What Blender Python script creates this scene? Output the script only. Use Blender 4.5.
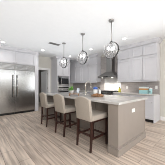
import bpy, bmesh, math, random
from mathutils import Vector, Matrix
random.seed(7)
S = bpy.context.scene
COL = S.collection
for o in list(bpy.data.objects):
    bpy.data.objects.remove(o, do_unlink=True)

# ------------------------------------------------------------------ camera, world, exposure
YAW = 0.836
cam_d = bpy.data.cameras.new('camera'); cam = bpy.data.objects.new('camera', cam_d); COL.objects.link(cam)
cam.location = (0, 0, 1.2)
cam.rotation_euler = (math.pi/2, 0, YAW - math.pi/2)
cam_d.sensor_width = 36; cam_d.lens = 118.526/165*36
cam_d.shift_y = 2.95/165
cam_d.clip_start = 0.05
S.camera = cam

world = bpy.data.worlds.new('daylight'); S.world = world; world.use_nodes = True
bg = world.node_tree.nodes['Background']
bg.inputs['Color'].default_value = (0.97, 0.985, 1.0, 1)
bg.inputs['Strength'].default_value = 5.0

S.view_settings.view_transform = 'Standard'
S.view_settings.look = 'None'
S.view_settings.gamma = 1
S.view_settings.use_curve_mapping = False
S.cycles.filter_width = 0.9
S.view_settings.exposure = -0.12
# added unseen panel light aimed up, so the ceiling bounces soft light down
for (fx_, fy_, fz_, sx_, sy_, w_) in ((1.5, 2.2, 2.25, 5.0, 6.4, 62),):
    fd = bpy.data.lights.new('ceiling_fill', 'AREA'); fd.shape = 'RECTANGLE'; fd.size = sx_; fd.size_y = sy_; fd.energy = w_; fd.color = (0.92, 0.965, 1.0)
    fo = bpy.data.objects.new('ceiling_fill', fd); COL.objects.link(fo); fo.location = (fx_, fy_, fz_); fo.rotation_euler = (math.pi, 0, 0)
sd = bpy.data.lights.new('front_fill', 'AREA'); sd.shape = 'SQUARE'; sd.size = 2.2; sd.energy = 190; sd.color = (1.0, 0.995, 0.99)  # unseen soft light added behind the camera to brighten the fronts
so = bpy.data.objects.new('front_fill', sd); COL.objects.link(so); so.location = (-0.7, -2.0, 2.2)
so.rotation_euler = (Vector((3.2, 2.0, 0.5)) - so.location).to_track_quat('-Z', 'Y').to_euler()
hd = bpy.data.lights.new('hall_fill', 'POINT'); hd.energy = 9; hd.shadow_soft_size = 0.12  # unseen lamp added to lift the dark doorway
ho = bpy.data.objects.new('hall_fill', hd); COL.objects.link(ho); ho.location = (2.2, 7.4, 2.5)
DOWNLIGHT_W = 6
UNDERCAB_W = 3
HOOD_W = 9

# ------------------------------------------------------------------ materials
def new_mat(name):
    m = bpy.data.materials.new(name); m.use_nodes = True
    nt = m.node_tree
    return m, nt, nt.nodes['Principled BSDF']

def coords(nt, scale=(1, 1, 1), rot=(0, 0, 0), kind='Object'):
    tc = nt.nodes.new('ShaderNodeTexCoord'); mp = nt.nodes.new('ShaderNodeMapping')
    mp.inputs['Scale'].default_value = scale; mp.inputs['Rotation'].default_value = rot
    nt.links.new(tc.outputs[kind], mp.inputs['Vector'])
    return mp

def ramp(nt, fac, c0, c1, p0=0.3, p1=0.7):
    r = nt.nodes.new('ShaderNodeValToRGB')
    r.color_ramp.elements[0].position = p0; r.color_ramp.elements[0].color = (*c0, 1)
    r.color_ramp.elements[1].position = p1; r.color_ramp.elements[1].color = (*c1, 1)
    nt.links.new(fac, r.inputs['Fac'])
    return r

def noise_mat(name, c0, c1, scale=(20, 20, 20), rough=0.5, metallic=0.0, bump=0.0, nscale=1.0, p0=0.3, p1=0.7, detail=3):
    m, nt, b = new_mat(name)
    mp = coords(nt, scale)
    n = nt.nodes.new('ShaderNodeTexNoise'); n.inputs['Scale'].default_value = nscale; n.inputs['Detail'].default_value = detail
    nt.links.new(mp.outputs[0], n.inputs['Vector'])
    r = ramp(nt, n.outputs['Fac'], c0, c1, p0, p1)
    nt.links.new(r.outputs[0], b.inputs['Base Color'])
    b.inputs['Roughness'].default_value = rough; b.inputs['Metallic'].default_value = metallic
    if bump:
        bp = nt.nodes.new('ShaderNodeBump'); bp.inputs['Strength'].default_value = bump; bp.inputs['Distance'].default_value = 0.01
        nt.links.new(n.outputs['Fac'], bp.inputs['Height']); nt.links.new(bp.outputs[0], b.inputs['Normal'])
    return m

def emit_mat(name, c, s):
    m, nt, b = new_mat(name)
    b.inputs['Base Color'].default_value = (*c, 1)
    b.inputs['Emission Color'].default_value = (*c, 1); b.inputs['Emission Strength'].default_value = s
    return m

def sh(c, k):
    return tuple(min(1, x*k) for x in c)

def plain(name, c, rough=0.5, metallic=0.0, v=0.04, scale=8):
    return noise_mat(name, sh(c, 1-v), sh(c, 1+v), (scale,)*3, rough, metallic)

M = {}
M['cab'] = plain('grey_cabinet_paint', (0.615, 0.615, 0.645), 0.42, v=0.015)
M['island'] = noise_mat('taupe_island_paint', (0.262, 0.226, 0.197), (0.278, 0.241, 0.211), (6, 6, 3), 0.5)
M['wall'] = plain('beige_wall_paint', (0.65, 0.632, 0.58), 0.8, v=0.015)
M['ceil'] = plain('white_ceiling_paint', (0.845, 0.86, 0.875), 0.9, v=0.01)
M['trim'] = plain('white_trim_paint', (0.84, 0.835, 0.825), 0.45, v=0.01)
M['doorp'] = plain('door_paint', (0.72, 0.72, 0.73), 0.45, v=0.01)
M['quartz'] = noise_mat('pale_quartz', (0.47, 0.455, 0.435), (0.57, 0.555, 0.535), (5, 5, 5), 0.16, p0=0.35, p1=0.6, detail=8)
M['steel'] = noise_mat('brushed_steel', (0.435, 0.44, 0.44), (0.455, 0.46, 0.46), (60, 60, 1.2), 0.2, 1.0)
M['steel_d'] = noise_mat('dark_brushed_steel', (0.26, 0.26, 0.255), (0.34, 0.34, 0.33), (3, 60, 60), 0.36, 1.0)
M['handle'] = noise_mat('polished_steel', (0.38, 0.38, 0.38), (0.44, 0.44, 0.44), (30, 30, 2), 0.25, 1.0)
M['nickel'] = noise_mat('satin_nickel', (0.30, 0.295, 0.285), (0.36, 0.35, 0.34), (30, 30, 30), 0.35, 1.0)
M['bronze'] = noise_mat('dark_pewter', (0.07, 0.07, 0.07), (0.11, 0.107, 0.105), (30, 30, 30), 0.4, 0.8)
M['black'] = plain('black_enamel', (0.015, 0.015, 0.016), 0.35)
M['bglass'] = plain('black_glass', (0.012, 0.012, 0.014), 0.08)
M['iron'] = plain('cast_iron', (0.025, 0.024, 0.023), 0.6)
M['fabric'] = noise_mat('oatmeal_linen', (0.36, 0.32, 0.275), (0.45, 0.40, 0.345), (180, 180, 180), 0.95, bump=0.15)
M['espresso'] = noise_mat('espresso_wood', (0.022, 0.008, 0.006), (0.05, 0.018, 0.013), (20, 20, 3), 0.35)
M['plate'] = plain('white_plastic', (0.80, 0.79, 0.77), 0.4)
M['wood'] = noise_mat('warm_brown_wood', (0.20, 0.105, 0.05), (0.32, 0.18, 0.09), (10, 40, 10), 0.5)
M['ceramic'] = plain('white_ceramic', (0.80, 0.79, 0.77), 0.25)
M['bluew'] = plain('blue_grey_glaze', (0.60, 0.66, 0.72), 0.25)
M['blue'] = plain('cobalt_blue', (0.05, 0.14, 0.50), 0.35)
M['leaf'] = noise_mat('fresh_green_leaf', (0.10, 0.29, 0.05), (0.25, 0.50, 0.12), (30, 30, 30), 0.5)
M['soil'] = plain('dark_soil', (0.03, 0.02, 0.015), 0.9)
M['oil'] = plain('yellow_green_oil', (0.42, 0.38, 0.03), 0.15)
M['teal'] = plain('pale_teal_card', (0.36, 0.60, 0.62), 0.5)
M['orange'] = plain('ochre_orange', (0.55, 0.27, 0.08), 0.5)
M['dark'] = plain('shadowed_plaster', (0.24, 0.225, 0.21), 0.9)  # the dim hall's shade is put into this dark colour
M['bulb'] = emit_mat('frosted_bulb', (1.0, 0.97, 0.93), 8)
M['lens'] = emit_mat('downlight_lens', (1.0, 0.98, 0.95), 7)
M['led'] = emit_mat('led_strip', (1.0, 0.95, 0.88), 3.0)
M['chrome'] = plain('brushed_faucet_metal', (0.62, 0.585, 0.52), 0.25, 1.0)
M['bread'] = noise_mat('baked_crust', (0.20, 0.08, 0.03), (0.38, 0.19, 0.08), (30, 30, 30), 0.7)

# glass globe: a thin clear skin
m, nt, b = new_mat('thin_clear_glass'); M['glass'] = m
tr = nt.nodes.new('ShaderNodeBsdfTransparent'); tr.inputs[0].default_value = (0.93, 0.94, 0.95, 1)
gl = nt.nodes.new('ShaderNodeBsdfGlossy'); gl.inputs['Roughness'].default_value = 0.04
fr = nt.nodes.new('ShaderNodeLayerWeight'); fr.inputs['Blend'].default_value = 0.3
mx = nt.nodes.new('ShaderNodeMixShader')
gm = nt.nodes.new('ShaderNodeNewGeometry'); mt = nt.nodes.new('ShaderNodeMath'); mt.operation = 'SUBTRACT'; mt.use_clamp = True
nt.links.new(fr.outputs['Facing'], mt.inputs[0]); nt.links.new(gm.outputs['Backfacing'], mt.inputs[1])   # reflects on its outer face only
nt.links.new(mt.outputs[0], mx.inputs[0]); nt.links.new(tr.outputs[0], mx.inputs[1]); nt.links.new(gl.outputs[0], mx.inputs[2])
df = nt.nodes.new('ShaderNodeBsdfTranslucent'); df.inputs[0].default_value = (0.95, 0.95, 0.96, 1)
mx2 = nt.nodes.new('ShaderNodeMixShader'); mx2.inputs[0].default_value = 0.2
nt.links.new(mx.outputs[0], mx2.inputs[1]); nt.links.new(df.outputs[0], mx2.inputs[2])
nt.links.new(mx2.outputs[0], nt.nodes['Material Output'].inputs['Surface'])

# plank floor, planks along world Y
m, nt, b = new_mat('greige_plank_floor'); M['floor'] = m
mp = coords(nt, (1, 1, 1), (0, 0, math.radians(-90)))
def brick(c1, c2, mortar):
    k = nt.nodes.new('ShaderNodeTexBrick')
    k.inputs['Scale'].default_value = 1; k.inputs['Brick Width'].default_value = 1.25; k.inputs['Row Height'].default_value = 0.17
    k.inputs['Mortar Size'].default_value = 0.003; k.inputs['Color1'].default_value = (*c1, 1); k.inputs['Color2'].default_value = (*c2, 1)
    k.inputs['Mortar'].default_value = (*mortar, 1); k.offset = 0.37; k.inputs['Bias'].default_value = 0.0
    nt.links.new(mp.outputs[0], k.inputs['Vector']); return k
k = brick((0.48, 0.39, 0.322), (0.61, 0.515, 0.435), (0.17, 0.13, 0.10))
mp2 = coords(nt, (22, 1.3, 1)); n = nt.nodes.new('ShaderNodeTexNoise'); n.inputs['Scale'].default_value = 1; n.inputs['Detail'].default_value = 6
nt.links.new(mp2.outputs[0], n.inputs['Vector'])
r = ramp(nt, n.outputs['Fac'], (0.60, 0.58, 0.57), (1.25, 1.25, 1.25), 0.36, 0.64)
mxx = nt.nodes.new('ShaderNodeMix'); mxx.data_type = 'RGBA'; mxx.blend_type = 'MULTIPLY'; mxx.inputs['Factor'].default_value = 0.85
nt.links.new(k.outputs['Color'], mxx.inputs['A']); nt.links.new(r.outputs[0], mxx.inputs['B'])
nt.links.new(mxx.outputs['Result'], b.inputs['Base Color']); b.inputs['Roughness'].default_value = 0.42

# backsplash tile, laid on the wall x = const (texture plane Y,Z)
m, nt, b = new_mat('taupe_backsplash_tile'); M['tile'] = m
tc = nt.nodes.new('ShaderNodeTexCoord'); sp = nt.nodes.new('ShaderNodeSeparateXYZ'); cb = nt.nodes.new('ShaderNodeCombineXYZ')
nt.links.new(tc.outputs['Object'], sp.inputs[0]); nt.links.new(sp.outputs['Y'], cb.inputs['X']); nt.links.new(sp.outputs['Z'], cb.inputs['Y'])
k = nt.nodes.new('ShaderNodeTexBrick'); k.inputs['Scale'].default_value = 1; k.inputs['Brick Width'].default_value = 0.15; k.inputs['Row Height'].default_value = 0.075
k.inputs['Mortar Size'].default_value = 0.003
k.inputs['Color1'].default_value = (0.37, 0.335, 0.325, 1); k.inputs['Color2'].default_value = (0.43, 0.395, 0.385, 1); k.inputs['Mortar'].default_value = (0.5, 0.48, 0.46, 1)
nt.links.new(cb.outputs[0], k.inputs['Vector']); nt.links.new(k.outputs['Color'], b.inputs['Base Color']); b.inputs['Roughness'].default_value = 0.3

# ------------------------------------------------------------------ mesh helpers
class MB:
    def __init__(self): self.bm = bmesh.new()
    def _xf(self, vs, mat):
        if mat is not None: bmesh.ops.transform(self.bm, matrix=mat, verts=vs)
    def box(self, x0, x1, y0, y1, z0, z1, bevel=0.0, mat=None, seg=2):
        x0, x1 = sorted((x0, x1)); y0, y1 = sorted((y0, y1)); z0, z1 = sorted((z0, z1))
        t = bmesh.new()
        bmesh.ops.create_cube(t, size=1)
        for v in t.verts:
            v.co = Vector(((x0+x1)/2 + v.co.x*(x1-x0), (y0+y1)/2 + v.co.y*(y1-y0), (z0+z1)/2 + v.co.z*(z1-z0)))
        if bevel: bmesh.ops.bevel(t, geom=t.edges[:], offset=bevel, segments=seg, affect='EDGES', profile=0.6)
        self._merge(t, mat); return self
    def _merge(self, t, mat=None):
        if mat is not None: bmesh.ops.transform(t, matrix=mat, verts=t.verts[:])
        me = bpy.data.meshes.new('tmp'); t.to_mesh(me); t.free(); self.bm.from_mesh(me); bpy.data.meshes.remove(me)
    def tube(self, pts, r, n=10, r1=None, mat=None, square=False):
        pts = [Vector(p) for p in pts]; t = bmesh.new(); rings = []
        N = len(pts); prev = None
        for i, p in enumerate(pts):
            d = (pts[min(i+1, N-1)] - pts[max(i-1, 0)]).normalized()
            if prev is None:
                up = Vector((0, 0, 1)) if abs(d.z) < 0.9 else Vector((1, 0, 0))
                a = d.cross(up).normalized()
            else:
                a = (prev - d*prev.dot(d)).normalized()
            prev = a; c = d.cross(a)
            rr = r if r1 is None else r + (r1-r)*i/(N-1)
            k = 4 if square else n
            off = math.pi/4 if square else 0
            rs = rr*math.sqrt(2) if square else rr
            rings.append([t.verts.new(p + (a*math.cos(2*math.pi*j/k+off) + c*math.sin(2*math.pi*j/k+off))*rs) for j in range(k)])
        k = len(rings[0])
        for i in range(N-1):
            for j in range(k): t.faces.new((rings[i][j], rings[i][(j+1) % k], rings[i+1][(j+1) % k], rings[i+1][j]))
        t.faces.new(rings[0][::-1]); t.faces.new(rings[-1])
        bmesh.ops.recalc_face_normals(t, faces=t.faces[:])
        if not square:
            for f in t.faces:
                f.smooth = len(f.verts) == 4
        self._merge(t, mat); return self
    def lathe(self, prof, c=(0, 0, 0), n=24, mat=None, smooth=True):
        t = bmesh.new(); rings = []
        for r, z in prof:
            if r < 1e-6: rings.append([t.verts.new((c[0], c[1], c[2]+z))])
            else: rings.append([t.verts.new((c[0]+r*math.cos(2*math.pi*j/n), c[1]+r*math.sin(2*math.pi*j/n), c[2]+z)) for j in range(n)])
        for a, b2 in zip(rings, rings[1:]):
            for j in range(n):
                q = (j+1) % n
                if len(a) == 1 and len(b2) == 1: continue
                if len(a) == 1: f = t.faces.new((a[0], b2[j], b2[q]))
                elif len(b2) == 1: f = t.faces.new((a[j], a[q], b2[0]))
                else: f = t.faces.new((a[j], a[q], b2[q], b2[j]))
                f.smooth = smooth
        bmesh.ops.recalc_face_normals(t, faces=t.faces[:])
        self._merge(t, mat); return self
    def sphere(self, c, r, sz=(1, 1, 1), n=20):
        t = bmesh.new(); bmesh.ops.create_uvsphere(t, u_segments=n, v_segments=max(8, n//2), radius=r)
        for v in t.verts: v.co = Vector((c[0]+v.co.x*sz[0], c[1]+v.co.y*sz[1], c[2]+v.co.z*sz[2]))
        for f in t.faces: f.smooth = True
        self._merge(t); return self
    def prism(self, outline, f, depth_vec, bevel=0.0, smooth=False, mat=None):
        # outline: list of 2D points; f maps 2D -> 3D ; extruded along depth_vec
        t = bmesh.new()
        a = [t.verts.new(f(*p)) for p in outline]
        b2 = [t.verts.new(Vector(f(*p)) + Vector(depth_vec)) for p in outline]
        t.faces.new(a); t.faces.new(b2[::-1]); n = len(a)
        for i in range(n): t.faces.new((a[i], b2[i], b2[(i+1) % n], a[(i+1) % n]))
        bmesh.ops.recalc_face_normals(t, faces=t.faces[:])
        if bevel: bmesh.ops.bevel(t, geom=t.edges[:], offset=bevel, segments=2, affect='EDGES', profile=0.6)
        self._merge(t, mat); return self

def wloc(o):
    v = Vector((0, 0, 0))
    while o is not None:
        v = v + o.location; o = o.parent
    return v

def obj(name, mb, mat, parent=None, label=None, origin=None, smooth=False):
    """links the collected shapes as ONE mesh object; shapes are given in world space"""
    me = bpy.data.meshes.new(name)
    off = wloc(parent) if parent else (Vector(origin) if origin else None)
    if off is not None: bmesh.ops.translate(mb.bm, vec=-off, verts=mb.bm.verts[:])
    mb.bm.to_mesh(me); mb.bm.free()
    me.materials.append(M[mat])
    o = bpy.data.objects.new(name, me); COL.objects.link(o)
    if parent: o.parent = parent
    elif origin: o.location = origin
    if label: o['label'] = label
    return o

def tag(o, label, cat, group=None):
    o['label'] = label; o['category'] = cat
    if group: o['group'] = group
    return o

def thing(name, loc, label, cat, group=None):
    o = bpy.data.objects.new(name, None); COL.objects.link(o); o.location = loc; o.empty_display_size = 0.1
    return tag(o, label, cat, group)

def struct(name, mb, mat):
    o = obj(name, mb, mat); o['kind'] = 'structure'; return o

def copy_tree(o, parent=None):
    c = o.copy(); COL.objects.link(c)
    if parent: c.parent = parent
    for ch in list(o.children): copy_tree(ch, c)
    return c

def panel_front(mb, axis, plane, a0, a1, z0, z1, sgn, t=0.02, rail=0.062, rec=0.013):
    """shaker door/drawer front.  axis 'y': lies in plane x=plane, spans y a0..a1; axis 'x': plane y=plane, spans x.  faces sgn along the normal"""
    w = min(rail, (a1-a0)*0.3, (z1-z0)*0.3)
    def bx(p0, p1, b0, b1, c0, c1, bev=0.0):
        if axis == 'y': mb.box(p0, p1, b0, b1, c0, c1, bev)
        else: mb.box(b0, b1, p0, p1, c0, c1, bev)
    back = plane; front = plane + sgn*t
    bx(back, front, a0, a0+w, z0, z1, 0.002); bx(back, front, a1-w, a1, z0, z1, 0.002)
    bx(back, front, a0+w, a1-w, z0, z0+w, 0.002); bx(back, front, a0+w, a1-w, z1-w, z1, 0.002)
    bx(back, front-sgn*rec, a0+w-0.002, a1-w+0.002, z0+w-0.002, z1-w+0.002)
    return mb

# ------------------------------------------------------------------ the room
CEIL = 2.76; XW = 4.77; YD = 6.18; YF = 5.557
XR = 4.44                                   # face of the upper cabinets on the right wall
struct('floor', MB().box(-5, XW+0.12, -4.5, 9.0, -0.1, 0), 'floor')
struct('ceiling', MB().box(-5, XW+0.12, -4.5, 9.0, CEIL, CEIL+0.1), 'ceil')
struct('wall_right', MB().box(XW, XW+0.12, -0.8, 6.3, 0, CEIL).box(XW, XW+0.12, -4.5, -3.6, 0, CEIL).box(XW, XW+0.12, -3.6, -0.8, 2.4, CEIL), 'wall')  # unseen opening at the near end, added to let daylight in
# back wall with the doorway (opening x 2.25..3.03, z 0..2.04)
OX0, OX1, OZ = 2.25, 3.03, 2.05
struct('wall_back', MB().box(-5, OX0, YD, YD+0.12, 0, CEIL).box(OX1, XW, YD, YD+0.12, 0, CEIL).box(OX0, OX1, YD, YD+0.12, OZ, CEIL), 'wall')
# the dim room beyond the doorway
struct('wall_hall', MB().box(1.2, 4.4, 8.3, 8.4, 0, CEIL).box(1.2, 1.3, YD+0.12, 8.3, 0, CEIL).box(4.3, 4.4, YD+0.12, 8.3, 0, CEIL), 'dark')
# unseen far wall of the living space; window slots added for light and reflections
struct('wall_front', MB().box(-5, XW+0.12, -4.62, -4.5, 0, 1.9).box(-5, XW+0.12, -4.62, -4.5, 2.6, CEIL).box(-5, -4.2, -4.62, -4.5, 1.9, 2.6)
       .box(-0.2, 0.2, -4.62, -4.5, 1.9, 2.6).box(4.2, XW+0.12, -4.62, -4.5, 1.9, 2.6), 'wall')
struct('wall_left_blocker', MB().box(-5.12, -5, -4.62, 6.3, 0, CEIL), 'wall')  # unseen wall added to block daylight from this side
# door casing, jamb and leaf
cs = MB().box(OX0-0.1, OX0, YD-0.02, YD-0.001, 0, OZ+0.1, 0.003).box(OX1, OX1+0.1, YD-0.02, YD-0.001, 0, OZ+0.1, 0.003).box(OX0, OX1, YD-0.02, YD-0.001, OZ, OZ+0.1, 0.003)
cs.box(OX0, OX0+0.018, YD, YD+0.12, 0, OZ).box(OX1-0.018, OX1, YD, YD+0.12, 0, OZ).box(OX0+0.018, OX1-0.018, YD, YD+0.12, OZ-0.018, OZ)
door = struct('door_1', cs, 'trim')
lf = MB(); panel_front(lf, 'y', OX1-0.02, YD+0.125, YD+0.87, 0.01, 1.0, -1, 0.035, 0.11, 0.012); panel_front(lf, 'y', OX1-0.02, YD+0.125, YD+0.87, 1.0, 2.02, -1, 0.035, 0.11, 0.012)
leaf = obj('door_leaf', lf, 'doorp', door, label='grey white panelled door leaf standing open')
for z in (0.25, 1.0, 1.82):
    obj('hinge', MB().box(OX1-0.03, OX1-0.0185, YD+0.085, YD+0.124, z, z+0.09), 'nickel', door)
kn = MB().tube([(OX1-0.055, YD+0.80, 0.98), (OX1-0.10, YD+0.80, 0.98)], 0.012); kn.sphere((OX1-0.115, YD+0.80, 0.98), 0.028, n=14)
obj('door_knob', kn, 'nickel', leaf)
struct('baseboard_right', MB().box(XW-0.016, XW, -0.8, 1.24, 0, 0.13, 0.003), 'trim')
struct('baseboard_back', MB().box(-5, 0.38, YD-0.016, YD, 0, 0.13, 0.003), 'trim')
# backsplash tile on the right wall, up to the ceiling behind the hood
struct('trim_backsplash', MB().box(XW-0.012, XW, 1.262, 6.175, 0.917, 1.34).box(XW-0.012, XW, 2.745, 3.855, 1.34, 2.64), 'tile')

def crown(mb, axis, plane, a0, a1, sgn, z0=2.64, z1=CEIL):
    """cove crown moulding section swept along an axis"""
    prof = [(0, z0), (0.014, z0), (0.016, z0+0.022), (0.03, z0+0.03), (0.07, z1-0.035), (0.088, z1-0.028), (0.088, z1-0.002), (0, z1-0.002)]
    if axis == 'y': mb.prism(prof, lambda p, z: (plane+sgn*p, a0, z), (0, a1-a0, 0))
    else: mb.prism(prof, lambda p, z: (a0, plane+sgn*p, z), (a1-a0, 0, 0))
    return mb

c = MB(); crown(c, 'y', XR, 1.20, 2.745, -1); crown(c, 'x', 1.253, XR-0.0, XW-0.005, -1)
struct('trim_1', c, 'cab')
c = MB(); crown(c, 'y', XR, 3.87, 6.17, -1); crown(c, 'x', 3.868, XR, XW-0.015, -1)
struct('trim_2', c, 'cab')
c = MB(); crown(c, 'x', YF, 0.38, 2.215, -1); struct('trim_3', c, 'cab')
c = MB(); crown(c, 'x', YF, 3.14, 4.05, -1); crown(c, 'y', 3.2, YF, YD-0.005, -1); struct('trim_4', c, 'cab')

# ------------------------------------------------------------------ upper cabinets
def knob(x, y, z, parent, dx=-1, dy=0):
    k = MB(); k.tube([(x, y, z), (x+dx*0.016, y+dy*0.016, z)], 0.005, 8)
    k.sphere((x+dx*0.022, y+dy*0.022, z), 0.013, n=12)
    return obj('knob', k, 'nickel', parent)

def upper_cabinet(y0, y1, splits, label, knobs):
    r = thing('upper_cabinet', ((XR+XW)/2, (y0+y1)/2, 1.35), label, 'cabinet', 'grey upper cabinets on the right wall')
    obj('cabinet_body', MB().box(XR+0.024, XW-0.014, y0+0.001, y1-0.001, 1.372, 2.64), 'cab', r)
    obj('light_rail', MB().box(XR+0.012, XR+0.034, y0+0.001, y1-0.001, 1.335, 1.372, 0.003), 'cab', r)
    for i, (a, b2) in enumerate(splits):
        d = obj('door', panel_front(MB(), 'y', XR+0.0235, a+0.008, b2-0.008, 1.385, 2.22, -1, 0.0235), 'cab', r)
        ky = a+0.035 if knobs[i] == 'a' else b2-0.035
        knob(XR, ky, 1.41, d)
        d2 = obj('top_door', panel_front(MB(), 'y', XR+0.0235, a+0.008, b2-0.008, 2.258, 2.612, -1, 0.0235), 'cab', r)
        knob(XR, ky, 2.28, d2)
    return r
upper_cabinet(1.253, 2.135, [(1.27, 1.715), (1.715, 2.10)], 'wide double-door grey upper cabinet at the right end of the wall, over the teal box', 'ba')
upper_cabinet(2.135, 2.73, [(2.17, 2.72)], 'narrow single-door grey upper cabinet just right of the range hood', 'b')
upper_cabinet(3.87, 5.03, [(3.88, 4.45), (4.45, 5.018)], 'double-door grey upper cabinet just left of the range hood', 'ba')
upper_cabinet(5.03, 6.17, [(5.05, 5.63)], 'corner grey upper cabinet beside the oven tower', 'a')

# base cabinets below
def base_cabinet(y0, y1, n, label, end=False):
    X0 = 4.15
    r = thing('base_cabinet', ((X0+XW)/2, (y0+y1)/2, 0), label, 'cabinet', 'grey base cabinets on the right wall')
    obj('cabinet_body', MB().box(X0+0.021, XW-0.002, y0+0.001, y1-0.001, 0.10, 0.876), 'cab', r)
    obj('toe_kick', MB().box(X0+0.08, XW-0.002, y0+0.001, y1-0.001, 0, 0.10), 'black', r)
    if end: obj('end_panel', MB().box(X0+0.02, XW-0.002, y0-0.02, y0, 0, 0.876, 0.002), 'cab', r)
    w = (y1-y0)/n
    for i in range(n):
        a, b2 = y0+i*w+0.002, y0+(i+1)*w-0.002
        d = obj('drawer', panel_front(MB(), 'y', X0+0.02, a, b2, 0.70, 0.865, -1, rail=0.04), 'cab', r)
        knob(X0, (a+b2)/2, 0.785, d)
        d = obj('door', panel_front(MB(), 'y', X0+0.02, a, b2, 0.115, 0.69, -1), 'cab', r)
        knob(X0, a+0.035, 0.65, d)
    return r
base_cabinet(1.275, 2.0, 2, 'grey base cabinet at the right end of the wall, its side panel bare', True)
base_cabinet(2.0, 2.725, 1, 'grey base cabinet just right of the range, behind the island corner')
base_cabinet(3.65, 4.5, 2, 'grey base cabinet just left of the range, mostly hidden by the island')
base_cabinet(4.5, 5.5, 2, 'grey base cabinet in the far corner, hidden behind the island')

# worktops on the wall run
def slab(mb): return mb
t = obj('worktop', MB().box(4.115, XW-0.013, 1.25, 2.727, 0.877, 0.917, 0.004), 'quartz', origin=(4.44, 1.99, 0.877)); tag(t, 'pale quartz worktop right of the range, under the double-door cabinet', 'worktop')
t = obj('worktop', MB().box(4.115, XW-0.013, 3.648, 6.17, 0.877, 0.917, 0.004), 'quartz', origin=(4.44, 4.9, 0.877)); tag(t, 'pale quartz worktop left of the range, running into the far corner', 'worktop')

# ------------------------------------------------------------------ range and hood
RY0, RY1 = 2.735, 3.64; RC = (RY0+RY1)/2
r = thing('range', (4.45, RC, 0), 'stainless gas range with black grates under the hood', 'range')
obj('range_body', MB().box(4.12, XW-0.015, RY0, RY1, 0.09, 0.905), 'steel', r)
obj('toe_kick', MB().box(4.2, XW-0.015, RY0, RY1, 0, 0.09), 'black', r)
obj('cooktop', MB().box(4.10, XW-0.015, RY0+0.002, RY1-0.002, 0.905, 0.925, 0.003), 'black', r)
obj('rear_trim', MB().box(XW-0.06, XW-0.016, RY0+0.002, RY1-0.002, 0.925, 0.96, 0.003), 'steel', r)
for i in range(3):
    a = RY0+0.02+i*0.29; g = MB()
    for k in range(5): g.box(4.14, 4.68, a+0.01+k*0.0625, a+0.025+k*0.0625, 0.945, 0.962)
    for k in range(3): g.box(4.14+k*0.26, 4.16+k*0.26, a+0.01, a+0.275, 0.9255, 0.95)
    obj('grate', g, 'iron', r)
cp = obj('control_panel', MB().box(4.085, 4.12, RY0+0.002, RY1-0.002, 0.79, 0.904, 0.006), 'steel', r)
for i in range(6):
    y = RY0+0.12+i*0.133
    obj('control_knob', MB().tube([(4.085, y, 0.845), (4.05, y, 0.845)], 0.022, 14, 0.018), 'black', cp)
od = obj('oven_door', MB().box(4.09, 4.119, RY0+0.01, RY1-0.01, 0.17, 0.78, 0.005), 'steel', r)
obj('door_glass', MB().box(4.086, 4.0895, RY0+0.17, RY1-0.17, 0.32, 0.6), 'bglass', od)
h = MB().tube([(4.045, RY0+0.08, 0.72), (4.045, RY1-0.08, 0.72)], 0.013)
for y in (RY0+0.12, RY1-0.12): h.tube([(4.09, y, 0.72), (4.045, y, 0.72)], 0.009, 8)
obj('handle', h, 'handle', od)

r = thing('range_hood', (4.5, RC, 1.56), 'stainless chimney range hood with sloping canopy over the range', 'range hood')
hx0, hx1 = 4.24, XW-0.013; ya, yb = RY0+0.008, RY1-0.004
cm = MB(); t = bmesh.new()
lo = [(hx0, ya), (hx1, ya), (hx1, yb), (hx0, yb)]; hi = [(4.50, RC-0.15), (hx1, RC-0.15), (hx1, RC+0.15), (4.50, RC+0.15)]
L0 = [t.verts.new((x, y, 1.555)) for x, y in lo]; L1 = [t.verts.new((x, y, 1.615)) for x, y in lo]; L2 = [t.verts.new((x, y, 1.83)) for x, y in hi]
for a, b2 in ((L0, L1), (L1, L2)):
    for i in range(4): t.faces.new((a[i], a[(i+1) % 4], b2[(i+1) % 4], b2[i]))
t.faces.new(L0[::-1]); t.faces.new(L2); bmesh.ops.recalc_face_normals(t, faces=t.faces[:]); cm._merge(t)
obj('canopy', cm, 'steel_d', r)
obj('chimney', MB().box(4.50, hx1, RC-0.15, RC+0.15, 1.83, CEIL-0.001, 0.002), 'steel_d', r)
obj('filter', MB().box(hx0+0.05, hx1-0.05, ya+0.05, yb-0.05, 1.549, 1.5545), 'steel', r)
for y in (RC-0.27, RC+0.27):
    l = obj('hood_lamp', MB().lathe([(0, -0.004), (0.03, -0.004), (0.034, 0), (0, 0)], (4.36, y, 1.5485)), 'bulb', r)
    ld = bpy.data.lights.new('hood_light', 'SPOT'); ld.energy = HOOD_W*5; ld.spot_size = 2.4; ld.spot_blend = 0.6; ld.shadow_soft_size = 0.03; ld.color = (1, 0.93, 0.85)
    lo_ = bpy.data.objects.new('hood_light', ld); COL.objects.link(lo_); lo_.parent = r; lo_.location = Vector((4.36, y, 1.54)) - r.location
obj('control_strip', MB().box(hx0-0.004, hx0, RC-0.12, RC+0.12, 1.573, 1.597), 'bglass', r)

# tiled inlay behind the range; hood-lamp brightness is put into its pale colour
t = obj('splash_panel', MB().box(XW-0.03, XW-0.0125, RY0+0.01, RY1-0.02, 0.965, 1.545, 0.002), 'trim'); t['kind'] = 'structure'; t.name = 'trim_splash'

# under-cabinet lamp
r = thing('under_cabinet_light', (4.6, 2.43, 1.35), 'slim white strip lamp under the narrow upper cabinet beside the hood', 'lamp')
obj('housing', MB().box(4.56, 4.64, 2.19, 2.69, 1.352, 1.3715), 'plate', r); obj('diffuser', MB().box(4.563, 4.637, 2.2, 2.68, 1.346, 1.352), 'led', r)

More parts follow.
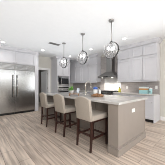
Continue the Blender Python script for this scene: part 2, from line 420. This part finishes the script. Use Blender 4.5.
# ------------------------------------------------------------------ refrigerator wall
def fridge(x0, x1, hx, label):
    r = thing('refrigerator', ((x0+x1)/2, YF+0.3, 0), label, 'refrigerator', 'stainless built-in refrigerator columns')
    obj('cabinet_body', MB().box(x0, x1, YF+0.045, YD-0.02, 0.1, 2.09), 'steel', r)
    obj('toe_kick', MB().box(x0+0.002, x1-0.002, YF+0.05, YD-0.02, 0, 0.1), 'black', r)
    d = obj('door', MB().box(x0+0.003, x1-0.003, YF-0.005, YF+0.04, 0.09, 1.835, 0.006), 'steel', r)
    h = MB().tube([(hx, YF-0.07, 0.72), (hx, YF-0.07, 1.64)], 0.019, 12)
    for z in (0.80, 1.56): h.tube([(hx, YF-0.005, z), (hx, YF-0.07, z)], 0.012, 8)
    obj('handle', h, 'handle', d)
    g = MB().box(x0+0.003, x1-0.003, YF+0.0, YF+0.04, 1.845, 2.09, 0.004)
    gr = obj('top_grille', g, 'steel_d', r)
    s = MB()
    for k in range(4): s.box(x0+0.04, x1-0.04, YF-0.012, YF-0.0005, 1.88+k*0.05, 1.905+k*0.05, 0.003)
    obj('louvre', s, 'handle', gr)
fridge(0.395, 1.222, 1.222-0.075, 'left stainless refrigerator door column, cut by the edge of the photo')
fridge(1.228, 2.05, 1.228+0.075, 'right stainless refrigerator column beside the white end panel')
r = thing('refrigerator_surround', (1.3, YF+0.3, 0), 'pale grey cabinet surround above and beside the refrigerators', 'cabinet')
obj('cabinet_body', MB().box(0.38, 2.052, YF+0.0235, YD-0.002, 2.10, 2.64), 'cab', r)
obj('side_panel', MB().box(2.054, 2.213, YF, YD-0.022, 0, 2.64, 0.002), 'cab', r)
for a, b2 in ((0.395, 1.218), (1.236, 2.045)):
    d = obj('door', panel_front(MB(), 'x', YF+0.02, a, b2, 2.125, 2.615, -1), 'cab', r)
    knob(b2-0.035 if a < 1 else a+0.035, YF, 2.15, d, 0, -1)

# ------------------------------------------------------------------ oven tower
r = thing('oven_cabinet', (3.62, YF+0.3, 0), 'tall grey oven tower cabinet beside the doorway', 'cabinet')
TX0, TX1 = 3.2, 4.05
bd = MB().box(TX0, TX0+0.035, YF, YD-0.002, 0, 2.64, 0.002).box(TX1-0.035, TX1, YF, YD-0.002, 0, 2.64, 0.002).box(TX0+0.035, TX1-0.035, YD-0.02, YD-0.002, 0.1, 2.64)
bd.box(TX0+0.035, TX1-0.035, YF+0.02, YD-0.02, 1.72, 2.64).box(TX0+0.035, TX1-0.035, YF+0.02, YD-0.02, 1.15, 1.175).box(TX0+0.035, TX1-0.035, YF+0.02, YD-0.02, 0.1, 0.42)
obj('cabinet_body', bd, 'cab', r)
mid = (TX0+TX1)/2
for a, b2, k in ((TX0+0.04, mid-0.006, 1), (mid+0.006, TX1-0.04, 0)):
    d = obj('door', panel_front(MB(), 'x', YF+0.02, a, b2, 1.735, 2.63, -1), 'cab', r); knob(b2-0.035 if k else a+0.035, YF, 1.78, d, 0, -1)
d = obj('drawer', panel_front(MB(), 'x', YF+0.02, TX0+0.037, TX1-0.037, 0.115, 0.415, -1), 'cab', r); knob(mid, YF, 0.33, d, 0, -1)
obj('toe_kick', MB().box(TX0+0.036, TX1-0.036, YF+0.08, YD-0.03, 0, 0.1), 'black', r)
MX0, MX1 = TX0+0.04, TX1-0.04
r = thing('microwave', (mid, YF+0.25, 1.176), 'built-in stainless microwave with dark window in the oven tower', 'microwave')
obj('casing', MB().box(MX0, MX1, YF+0.021, YF+0.5, 1.18, 1.715), 'steel', r)
obj('trim_frame', MB().box(MX0, MX1, YF-0.002, YF+0.02, 1.18, 1.25).box(MX0, MX1, YF-0.002, YF+0.02, 1.63, 1.715).box(MX0, MX0+0.06, YF-0.002, YF+0.02, 1.25, 1.63).box(MX1-0.05, MX1, YF-0.002, YF+0.02, 1.25, 1.63), 'steel', r)
d = obj('door', MB().box(MX0+0.20, MX1-0.052, YF-0.012, YF+0.02, 1.252, 1.628, 0.003), 'steel', r)
obj('door_window', MB().box(MX0+0.23, MX1-0.07, YF-0.016, YF-0.0125, 1.285, 1.595), 'bglass', d)
h = MB().tube([(MX0+0.215, YF-0.045, 1.29), (MX0+0.215, YF-0.045, 1.59)], 0.011)
for z in (1.31, 1.57): h.tube([(MX0+0.215, YF-0.012, z), (MX0+0.215, YF-0.045, z)], 0.007, 8)
obj('handle', h, 'handle', d)
obj('control_panel', MB().box(MX0+0.062, MX0+0.198, YF-0.008, YF+0.02, 1.252, 1.628, 0.003), 'bglass', r)
r = thing('wall_oven', (mid, YF+0.25, 0.421), 'built-in stainless wall oven below the microwave', 'oven')
obj('casing', MB().box(MX0, MX1, YF+0.021, YF+0.55, 0.425, 1.148), 'steel', r)
cp = obj('control_panel', MB().box(MX0, MX1, YF-0.008, YF+0.02, 1.03, 1.148, 0.003), 'steel', r)
obj('display', MB().box(MX0+0.06, MX1-0.06, YF-0.011, YF-0.0085, 1.055, 1.125), 'bglass', cp)
d = obj('oven_door', MB().box(MX0, MX1, YF-0.012, YF+0.02, 0.43, 1.02, 0.004), 'steel', r)
obj('door_window', MB().box(MX0+0.09, MX1-0.09, YF-0.016, YF-0.0125, 0.55, 0.89), 'bglass', d)
h = MB().tube([(MX0+0.05, YF-0.06, 0.965), (MX1-0.05, YF-0.06, 0.965)], 0.013)
for x in (MX0+0.09, MX1-0.09): h.tube([(x, YF-0.012, 0.965), (x, YF-0.06, 0.965)], 0.008, 8)
obj('handle', h, 'handle', d)

# ------------------------------------------------------------------ island
IX0, IX1, IY0, IY1 = 1.775, 2.96, 1.076, 4.12
r = thing('kitchen_island', ((IX0+IX1)/2, (IY0+IY1)/2, 0), 'long taupe kitchen island standing under the three pendants', 'kitchen island')
obj('island_body', MB().box(2.22, IX1-0.021, IY0+0.22, 2.53, 0.10, 0.876).box(2.22, IX1-0.021, 3.22, IY1-0.20, 0.10, 0.876).box(2.22, 2.56, 2.53, 3.22, 0.10, 0.876).box(2.56, IX1-0.021, 2.53, 3.22, 0.10, 0.69).box(2.24, IX1-0.08, IY0+0.22, IY1-0.2, 0, 0.1), 'island', r)
obj('end_panel', MB().box(IX0, IX1-0.021, IY0, IY0+0.20, 0, 0.876, 0.002).box(2.22, IX1-0.021, IY0+0.2, IY0+0.22, 0, 0.876), 'island', r, label='taupe panel at the near end of the island, with outlet')
obj('end_panel', MB().box(IX0, IX1-0.021, IY1-0.20, IY1, 0, 0.876, 0.002), 'island', r, label='taupe panel at the far end of the island')
for y0, y1 in ((IY0, IY0+0.2), (IY1-0.2, IY1)):
    pm = MB()
    for a0, a1, b0, b1, z0, z1 in ((IX0-0.022, IX1-0.021, y0-0.022, y1+0.0, 0, 0.118), ):
        pm.box(a0, a1, b0, y0-0.0005, z0, z1, 0.004); pm.box(a0, IX0-0.0005, y0-0.0005, b1, z0, z1, 0.004)
        pm.box(a0+0.003, a1, b0+0.01, y0-0.0005, z1, z1+0.022, 0.003); pm.box(a0+0.01, IX0-0.0005, y0-0.0005, b1, z1, z1+0.022, 0.003)
    obj('base_moulding', pm, 'island', r)
for a in (IX0, IX1-0.076):
    obj('corner_stile', MB().box(a, a+0.055, IY0-0.006, IY0-0.0005, 0.142, 0.874, 0.002), 'island', r)
bk = MB()
for i in range(4):
    a = IY0+0.25+i*0.645; panel_front(bk, 'y', 2.22, a, a+0.625, 0.12, 0.86, -1, 0.015, 0.07, 0.008)
obj('back_panel', bk, 'island', r)
for i in range(4):
    a = IY0+0.225+i*0.652
    d = obj('door', panel_front(MB(), 'y', IX1-0.02, a, a+0.645, 0.115, 0.865, 1), 'island', r); knob(IX1, a+0.05, 0.8, d, 1)
op = obj('outlet_cover', MB().box(2.27, 2.385, IY0-0.012, IY0-0.0005, 0.67, 0.742, 0.003), 'plate', r, label='white outlet cover on the end panel')
obj('socket', MB().box(2.293, 2.321, IY0-0.0135, IY0-0.0121, 0.694, 0.718, 0.0005).box(2.334, 2.362, IY0-0.0135, IY0-0.0121, 0.694, 0.718, 0.0005), 'trim', op)
# countertop with a hole for the sink
cx0, cx1, cy0, cy1 = 1.74, 2.995, 1.04, 4.16
hx0, hx1, hy0, hy1 = 2.58, 2.92, 2.55, 3.2
t = MB().box(cx0, hx0, cy0, cy1, 0.877, 0.917, 0.003).box(hx1, cx1, cy0, cy1, 0.877, 0.917, 0.003).box(hx0-0.003, hx1+0.003, cy0, hy0, 0.877, 0.917, 0.003).box(hx0-0.003, hx1+0.003, hy1, cy1, 0.877, 0.917, 0.003)
t = obj('countertop', t, 'quartz', origin=((cx0+cx1)/2, (cy0+cy1)/2, 0.877)); tag(t, 'pale quartz countertop covering the long taupe island', 'countertop')
sk = MB().box(hx0, hx0+0.006, hy0, hy1, 0.72, 0.8765).box(hx1-0.006, hx1, hy0, hy1, 0.72, 0.8765).box(hx0, hx1, hy0, hy0+0.006, 0.72, 0.8765).box(hx0, hx1, hy1-0.006, hy1, 0.72, 0.8765).box(hx0, hx1, hy0, hy1, 0.714, 0.72)
r = thing('sink', ((hx0+hx1)/2, (hy0+hy1)/2, 0.714), 'steel undermount sink set into the island countertop behind the faucet', 'sink')
obj('basin', sk, 'steel', r); obj('drain', MB().lathe([(0, 0.004), (0.04, 0.004), (0.045, 0), (0, 0)], ((hx0+hx1)/2, (hy0+hy1)/2, 0.7205)), 'handle', r)

# faucet
fx, fy = 2.53, 2.66
r = thing('faucet', (fx, fy, 0.917), 'tall gooseneck metal faucet on the island countertop', 'faucet')
obj('base', MB().lathe([(0, 0), (0.03, 0), (0.03, 0.008), (0.022, 0.02), (0.019, 0.09), (0, 0.09)], (fx, fy, 0.917)), 'chrome', r)
pts = [(fx, fy, 1.0), (fx, fy, 1.2)]
for k in range(0, 11):
    a = math.pi - math.pi*k/10*1.02
    pts.append((fx+0.115+0.115*math.cos(a), fy, 1.2+0.115*math.sin(a)))
obj('spout', MB().tube(pts, 0.015, 12), 'chrome', r)
e = pts[-1]; obj('spray_head', MB().tube([e, (e[0]-0.004, fy, e[2]-0.09)], 0.016, 12, 0.019), 'chrome', r)
obj('lever', MB().tube([(fx, fy-0.018, 0.975), (fx, fy-0.04, 0.98), (fx+0.01, fy-0.09, 1.02)], 0.007, 8), 'chrome', r)

# ------------------------------------------------------------------ stools
def make_stool():
    r = thing('counter_stool', (0, 0, 0), '', 'stool', 'upholstered counter stools along the island')
    # origin in the middle of the four feet; seat faces +X
    st = MB().box(-0.225, 0.255, -0.228, 0.228, 0.555, 0.655, 0.032, seg=4)
    obj('seat', st, 'fabric', r)
    obj('seat_frame', MB().box(-0.215, 0.245, -0.215, 0.215, 0.528, 0.556, 0.004), 'espresso', r)
    # camel back: outline in (y,z)
    w = 0.2; out = [(-w, 0.545), (w, 0.545), (w, 0.925)]
    out += [(w-0.012, 0.95), (w-0.045, 0.958)]
    for k in range(1, 12):
        y = (w-0.055) - (2*w-0.11)*k/12; out.append((y, 0.962+0.032*math.sin(math.pi*k/12)))
    out += [(-w+0.045, 0.958), (-w+0.012, 0.95), (-w, 0.925)]
    rake = 0.06
    bk = MB().prism(out, lambda y, z: (-0.252-rake*(z-0.6)/0.4, y, z), (0.065, 0, 0), bevel=0.012)
    for f in bk.bm.faces: f.smooth = True
    obj('backrest', bk, 'fabric', r)
    for s in (-1, 1):
        obj('leg', MB().tube([(-0.215, s*0.19, 0.54), (-0.215, s*0.19, 0.30), (-0.236, s*0.185, 0.0)], 0.021, square=True, r1=0.015), 'espresso', r)
        obj('leg', MB().tube([(0.215, s*0.19, 0.54), (0.232, s*0.185, 0.0)], 0.021, square=True, r1=0.015), 'espresso', r)
        obj('stretcher', MB().box(-0.215, 0.215, s*0.187-0.010, s*0.187+0.010, 0.215, 0.25), 'espresso', r)
    obj('stretcher', MB().box(-0.226, -0.206, -0.187, 0.187, 0.27, 0.305), 'espresso', r)
    obj('footrest', MB().box(0.205, 0.229, -0.187, 0.187, 0.19, 0.225), 'espresso', r)
    return r
stool = make_stool()
for i, (y, rz, lab) in enumerate(((1.655, 0.0, 'oatmeal upholstered counter stool nearest the camera, beside the island corner'),
                         (2.525, 0.03, 'middle oatmeal upholstered counter stool of the island row'),
                         (3.40, -0.03, 'farthest oatmeal upholstered counter stool, nearest the doorway'))):
    o = stool if i == 0 else copy_tree(stool)
    o.location = (1.757, y, 0); o.rotation_euler = (0, 0, rz); o['label'] = lab

# ------------------------------------------------------------------ pendants
def make_pendant():
    r = thing('globe_pendant', (0, 0, 0), '', 'pendant lamp', 'globe pendants over the island')
    GZ = 2.035 - CEIL                          # globe centre below the ceiling (origin at the ceiling)
    R = 0.186
    obj('canopy', MB().lathe([(0, -0.001), (0.062, -0.001), (0.066, -0.006), (0.064, -0.028), (0.02, -0.034), (0, -0.034)], n=24), 'nickel', r)
    obj('rod', MB().tube([(0, 0, -0.03), (0, 0, GZ+R+0.03)], 0.010, 8), 'nickel', r)
    obj('cap', MB().lathe([(0, GZ+R+0.035), (0.02, GZ+R+0.035), (0.03, GZ+R+0.012), (0.05, GZ+R-0.008), (0, GZ+R-0.008)], n=20), 'bronze', r)
    # flat metal hoop in the YZ plane
    hoop = bmesh.new(); n = 48; rings = []
    for k in range(n):
        a = 2*math.pi*k/n
        rings.append([hoop.verts.new((dx, rr*math.cos(a), GZ+rr*math.sin(a))) for dx, rr in ((-0.014, R+0.004), (0.014, R+0.004), (0.014, R+0.015), (-0.014, R+0.015))])
    for k in range(n):
        a, b2 = rings[k], rings[(k+1) % n]
        for j in range(4): hoop.faces.new((a[j], a[(j+1) % 4], b2[(j+1) % 4], b2[j]))
    bmesh.ops.recalc_face_normals(hoop, faces=hoop.faces[:])
    mb = MB(); mb._merge(hoop); mb.sphere((0, 0.206, GZ-0.02), 0.016, n=12); mb.sphere((0, -0.206, GZ-0.02), 0.016, n=12)
    obj('hoop', mb, 'bronze', r)
    obj('glass_globe', MB().sphere((0, 0, GZ), R, n=40), 'glass', r)
    hub = obj('socket_cluster', MB().tube([(0, 0, GZ+R-0.01), (0, 0, GZ-0.07)], 0.008, 8).lathe([(0, -0.08), (0.022, -0.075), (0.022, -0.05), (0, -0.045)], (0, 0, GZ), n=14), 'handle', r)
    for k in range(3):
        a = 2*math.pi*k/3+0.5; x, y = 0.065*math.cos(a), 0.065*math.sin(a)
        arm = obj('candle_arm', MB().tube([(0, 0, GZ-0.06), (x*0.6, y*0.6, GZ-0.075), (x, y, GZ-0.06), (x, y, GZ-0.02)], 0.006, 8).tube([(x, y, GZ-0.03), (x, y, GZ+0.005)], 0.013, 10), 'ceramic', r)
        obj('bulb', MB().lathe([(0, 0), (0.012, 0.002), (0.026, 0.03), (0.025, 0.05), (0.012, 0.078), (0, 0.088)], (x, y, GZ+0.004), n=14), 'bulb', arm)
    return r
pend = make_pendant()
for i, (x, y, lab) in enumerate(((2.41, 1.64, 'largest-looking globe pendant, hanging over the near end of the island'), (2.405, 2.65, 'globe pendant in the middle of the three'),
                            (2.42, 3.70, 'farthest globe pendant, hanging before the oven tower'))):
    o = pend if i == 0 else copy_tree(pend)
    o.location = (x, y, CEIL); o.rotation_euler = (0, 0, -0.03); o['label'] = lab

# ------------------------------------------------------------------ ceiling fittings
def make_downlight():
    r = thing('downlight', (0, 0, 0), '', 'ceiling light', 'recessed ceiling lights')
    obj('trim_ring', MB().lathe([(0.062, -0.002), (0.085, -0.001), (0.088, -0.006), (0.064, -0.010), (0.062, -0.002)], n=24), 'trim', r)
    obj('lens', MB().lathe([(0, -0.005), (0.061, -0.005), (0.061, -0.001), (0, -0.001)], n=24), 'lens', r)
    ld = bpy.data.lights.new('downlight_lamp', 'SPOT'); ld.energy = DOWNLIGHT_W*5; ld.spot_size = 2.5; ld.spot_blend = 0.7; ld.shadow_soft_size = 0.09; ld.color = (1, 0.975, 0.94)
    l = bpy.data.objects.new('downlight_lamp', ld); COL.objects.link(l); l.parent = r; l.location = (0, 0, -0.015)
    return r
dl = make_downlight()
for i, (x, y, lab) in enumerate(((0.73, 5.07, 'recessed ceiling light above the refrigerators at the left edge'), (2.19, 5.02, 'recessed ceiling light before the doorway'),
                     (3.72, 5.1, 'recessed ceiling light before the oven tower, partly behind a pendant'), (3.67, 3.53, 'recessed ceiling light right of the middle pendant, before the hood'),
                     (3.67, 1.99, 'recessed ceiling light right of the near pendant, before the double-door upper cabinet'))):
    o = dl if i == 0 else copy_tree(dl); o.location = (x, y, CEIL); o['label'] = lab
r = thing('ceiling_vent', (2.2, 4.0, CEIL), 'small grey slotted air vent on the ceiling left of the far pendant', 'vent')
obj('vent_frame', MB().box(1.99, 2.41, 3.92, 3.94, CEIL-0.012, CEIL-0.001).box(1.99, 2.41, 4.06, 4.08, CEIL-0.012, CEIL-0.001).box(1.99, 2.01, 3.94, 4.06, CEIL-0.012, CEIL-0.001).box(2.39, 2.41, 3.94, 4.06, CEIL-0.012, CEIL-0.001), 'nickel', r)
sl = MB()
for k in range(6): sl.box(2.01, 2.39, 3.942+k*0.02, 3.952+k*0.02, CEIL-0.010, CEIL-0.004)
obj('vent_slats', sl, 'nickel', r); obj('vent_duct', MB().box(2.01, 2.39, 3.94, 4.06, CEIL-0.0035, CEIL-0.001), 'black', r)

# ------------------------------------------------------------------ things on the island
# wooden riser with plant and jug
rx, ry = 2.05, 2.62
A = Matrix.Translation((rx, ry, 0)) @ Matrix.Rotation(YAW-math.pi/2, 4, 'Z') @ Matrix.Translation((-rx, -ry, 0))
r = thing('wooden_riser', (rx, ry, 0.917), 'small brown wooden riser tray on the island between two stools', 'tray')
obj('riser_top', MB().box(rx-0.15, rx+0.15, ry-0.07, ry+0.07, 0.955, 0.975, 0.004, mat=A), 'wood', r)
for sx in (-1, 1):
    obj('riser_foot', MB().box(rx+sx*0.125-0.012, rx+sx*0.125+0.012, ry-0.065, ry+0.065, 0.9175, 0.955, 0.002, mat=A), 'wood', r)
u = Vector((math.sin(YAW), -math.cos(YAW), 0))          # to the right as one faces the island
px, py, _ = Vector((rx, ry, 0)) - u*0.06
r = thing('potted_plant', (px, py, 0.9755), 'small leafy green plant in a white pot on the wooden riser', 'plant')
obj('pot', MB().lathe([(0, 0), (0.038, 0), (0.05, 0.085), (0.052, 0.09), (0.046, 0.09), (0.044, 0.075), (0, 0.075)], (px, py, 0.9757)), 'ceramic', r)
obj('soil', MB().lathe([(0, 0.078), (0.043, 0.078), (0.043, 0.0752), (0, 0.0752)], (px, py, 0.9757)), 'soil', r)
fl = MB()
for k in range(110):
    a = random.uniform(0, 2*math.pi); el = random.uniform(0.0, 1.5); ln = random.uniform(0.07, 0.13)
    d = Vector((math.cos(a)*math.cos(el), math.sin(a)*math.cos(el), math.sin(el))); o0 = Vector((px, py, 1.05))
    if d.dot(u) > 0.25: ln *= 0.62
    e = o0 + d*ln*Vector((1, 1, 1.15)).x; s = d.cross(Vector((0, 0, 1)))
    s = (s.normalized() if s.length > 0.05 else Vector((1, 0, 0)))*random.uniform(0.016, 0.025)
    nrm = s.cross(d).normalized()
    t = bmesh.new()
    q = [t.verts.new(p) for p in (o0 + d*ln*0.45, o0 + d*ln*0.75 + s + nrm*0.004, o0 + d*ln*1.1, o0 + d*ln*0.75 - s + nrm*0.004)]
    q2 = [t.verts.new(v.co - nrm*0.0015) for v in q]
    t.faces.new(q); t.faces.new(q2[::-1])
    for j in range(4): t.faces.new((q[j], q2[j], q2[(j+1) % 4], q[(j+1) % 4]))
    bmesh.ops.recalc_face_normals(t, faces=t.faces[:]); fl._merge(t)
    fl.tube([Vector((px, py, 1.052)), o0 + d*ln*0.5], 0.0015, 4)
obj('foliage', fl, 'leaf', r)
jx, jy, _ = Vector((rx, ry, 0)) + u*0.1
r = thing('jug', (jx, jy, 0.9755), 'pale blue grey ceramic jug on the wooden riser beside the plant', 'jug')
obj('jug_body', MB().lathe([(0, 0), (0.03, 0), (0.038, 0.04), (0.036, 0.08), (0.022, 0.125), (0.026, 0.155), (0.022, 0.155), (0.018, 0.125), (0, 0.10)], (jx, jy, 0.9757)), 'bluew', r)
pts = [Vector((jx, jy, 1.115)) + u*0.022, Vector((jx, jy, 1.11)) + u*0.05, Vector((jx, jy, 1.07)) + u*0.058, Vector((jx, jy, 1.03)) + u*0.036]
obj('jug_handle', MB().tube(pts, 0.005, 8), 'bluew', r)

# round wooden tray with bread
bx, by = 2.36, 2.03
r = thing('round_wooden_tray', (bx, by, 0.917), 'round brown wooden tray on the island near the close stool', 'tray')
obj('tray_body', MB().lathe([(0, 0.0005), (0.15, 0.0005), (0.18, 0.034), (0.174, 0.037), (0.146, 0.012), (0, 0.012)], (bx, by, 0.917), n=28), 'wood', r)
for k, (dx, dy, sz, lab) in enumerate(((-0.065, 0.03, 0.048, 'left one of the brown bread rolls on the round wooden tray'), (0.045, 0.06, 0.05, 'farther brown bread roll on the round wooden tray'), (0.04, -0.07, 0.047, 'right one of the brown bread rolls on the round wooden tray'))):
    t = obj('bread_roll', MB().sphere((bx+dx, by+dy, 0.9295+sz*0.62), sz, (1.15, 1, 0.62), 16), 'bread', origin=(bx+dx, by+dy, 0.9295)); tag(t, lab, 'bread', 'bread rolls on the wooden tray')
# jar with blue lid, soap bottle
jx, jy = 2.74, 2.44
r = thing('storage_jar', (jx, jy, 0.917), 'white jar with a cobalt blue lid beside the faucet', 'jar')
obj('jar_body', MB().lathe([(0, 0.0005), (0.062, 0.0005), (0.066, 0.01), (0.066, 0.15), (0.06, 0.165), (0, 0.165)], (jx, jy, 0.917)), 'ceramic', r)
obj('lid', MB().lathe([(0, 0.166), (0.068, 0.166), (0.068, 0.212), (0.055, 0.226), (0.014, 0.229), (0.014, 0.246), (0, 0.249)], (jx, jy, 0.917)), 'blue', r)
jx, jy = 2.74, 2.27
r = thing('soap_bottle', (jx, jy, 0.917), 'slim white soap bottle with a black pump beside the jar', 'bottle')
obj('bottle_body', MB().lathe([(0, 0.0005), (0.03, 0.0005), (0.033, 0.01), (0.033, 0.13), (0.014, 0.155), (0.014, 0.168), (0, 0.168)], (jx, jy, 0.917)), 'ceramic', r)
obj('pump', MB().lathe([(0, 0.1685), (0.016, 0.1685), (0.016, 0.19), (0.006, 0.192), (0.006, 0.225), (0, 0.225)], (jx, jy, 0.917)).tube([(jx, jy, 1.138), (jx-0.05, jy+0.01, 1.133)], 0.009, 8), 'black', r)

# ------------------------------------------------------------------ things on the wall worktops
x, y = 4.5, 2.655
r = thing('oil_bottle', (x, y, 0.917), 'yellow green oil bottle on the worktop just right of the range', 'bottle')
obj('bottle_body', MB().lathe([(0, 0.0005), (0.046, 0.0005), (0.05, 0.01), (0.05, 0.13), (0.04, 0.155), (0.016, 0.17), (0.014, 0.19), (0, 0.19)], (x, y, 0.917)), 'oil', r)
obj('stopper', MB().lathe([(0, 0.1905), (0.016, 0.1905), (0.016, 0.215), (0.007, 0.22), (0.006, 0.26), (0, 0.26)], (x, y, 0.917)), 'black', r)
# teal box with bands
x0, x1, y0, y1 = 4.36, 4.50, 1.52, 1.80
r = thing('gift_box', ((x0+x1)/2, (y0+y1)/2, 0.917), 'pale teal box with white and orange bands on the right worktop', 'box')
obj('box_body', MB().box(x0, x1, y0, y1, 0.918, 1.15, 0.004), 'teal', r)
obj('orange_band', MB().box(x0-0.002, x1+0.002, y0-0.002, y1+0.002, 1.045, 1.095), 'orange', r, label='orange band')
obj('white_band', MB().box(x0-0.002, x1+0.002, y0-0.002, y1+0.002, 1.10, 1.135), 'plate', r, label='white band')
x, y = 4.42, 1.44
r = thing('canister', (x, y, 0.917), 'pale teal canister with a dark label right of the banded box', 'canister')
obj('canister_body', MB().lathe([(0, 0.0005), (0.05, 0.0005), (0.052, 0.006), (0.052, 0.16), (0, 0.16)], (x, y, 0.917)), 'teal', r)
obj('lid', MB().lathe([(0, 0.1605), (0.054, 0.1605), (0.054, 0.185), (0.02, 0.19), (0.018, 0.205), (0, 0.205)], (x, y, 0.917)), 'plate', r)
obj('canister_label', MB().box(x-0.058, x-0.0525, y-0.018, y+0.018, 0.965, 1.0, 0.001), 'black', r)
# outlets on the tile
for y, z, lab in ((2.46, 1.12, 'white outlet cover on the tile beside the oil bottle'), (1.36, 1.13, 'white outlet cover on the tile at the right end of the worktop'), (4.55, 1.12, 'white outlet cover on the tile behind the faucet')):
    r = thing('wall_outlet', (XW-0.012, y, z), lab, 'outlet', 'outlet covers on the backsplash')
    obj('cover_plate', MB().box(XW-0.018, XW-0.0125, y-0.038, y+0.038, z-0.06, z+0.06, 0.002), 'plate', r)
    obj('socket', MB().box(XW-0.0195, XW-0.0181, y-0.016, y+0.016, z-0.042, z-0.008, 0.0005).box(XW-0.0195, XW-0.0181, y-0.016, y+0.016, z+0.008, z+0.042, 0.0005), 'trim', r)
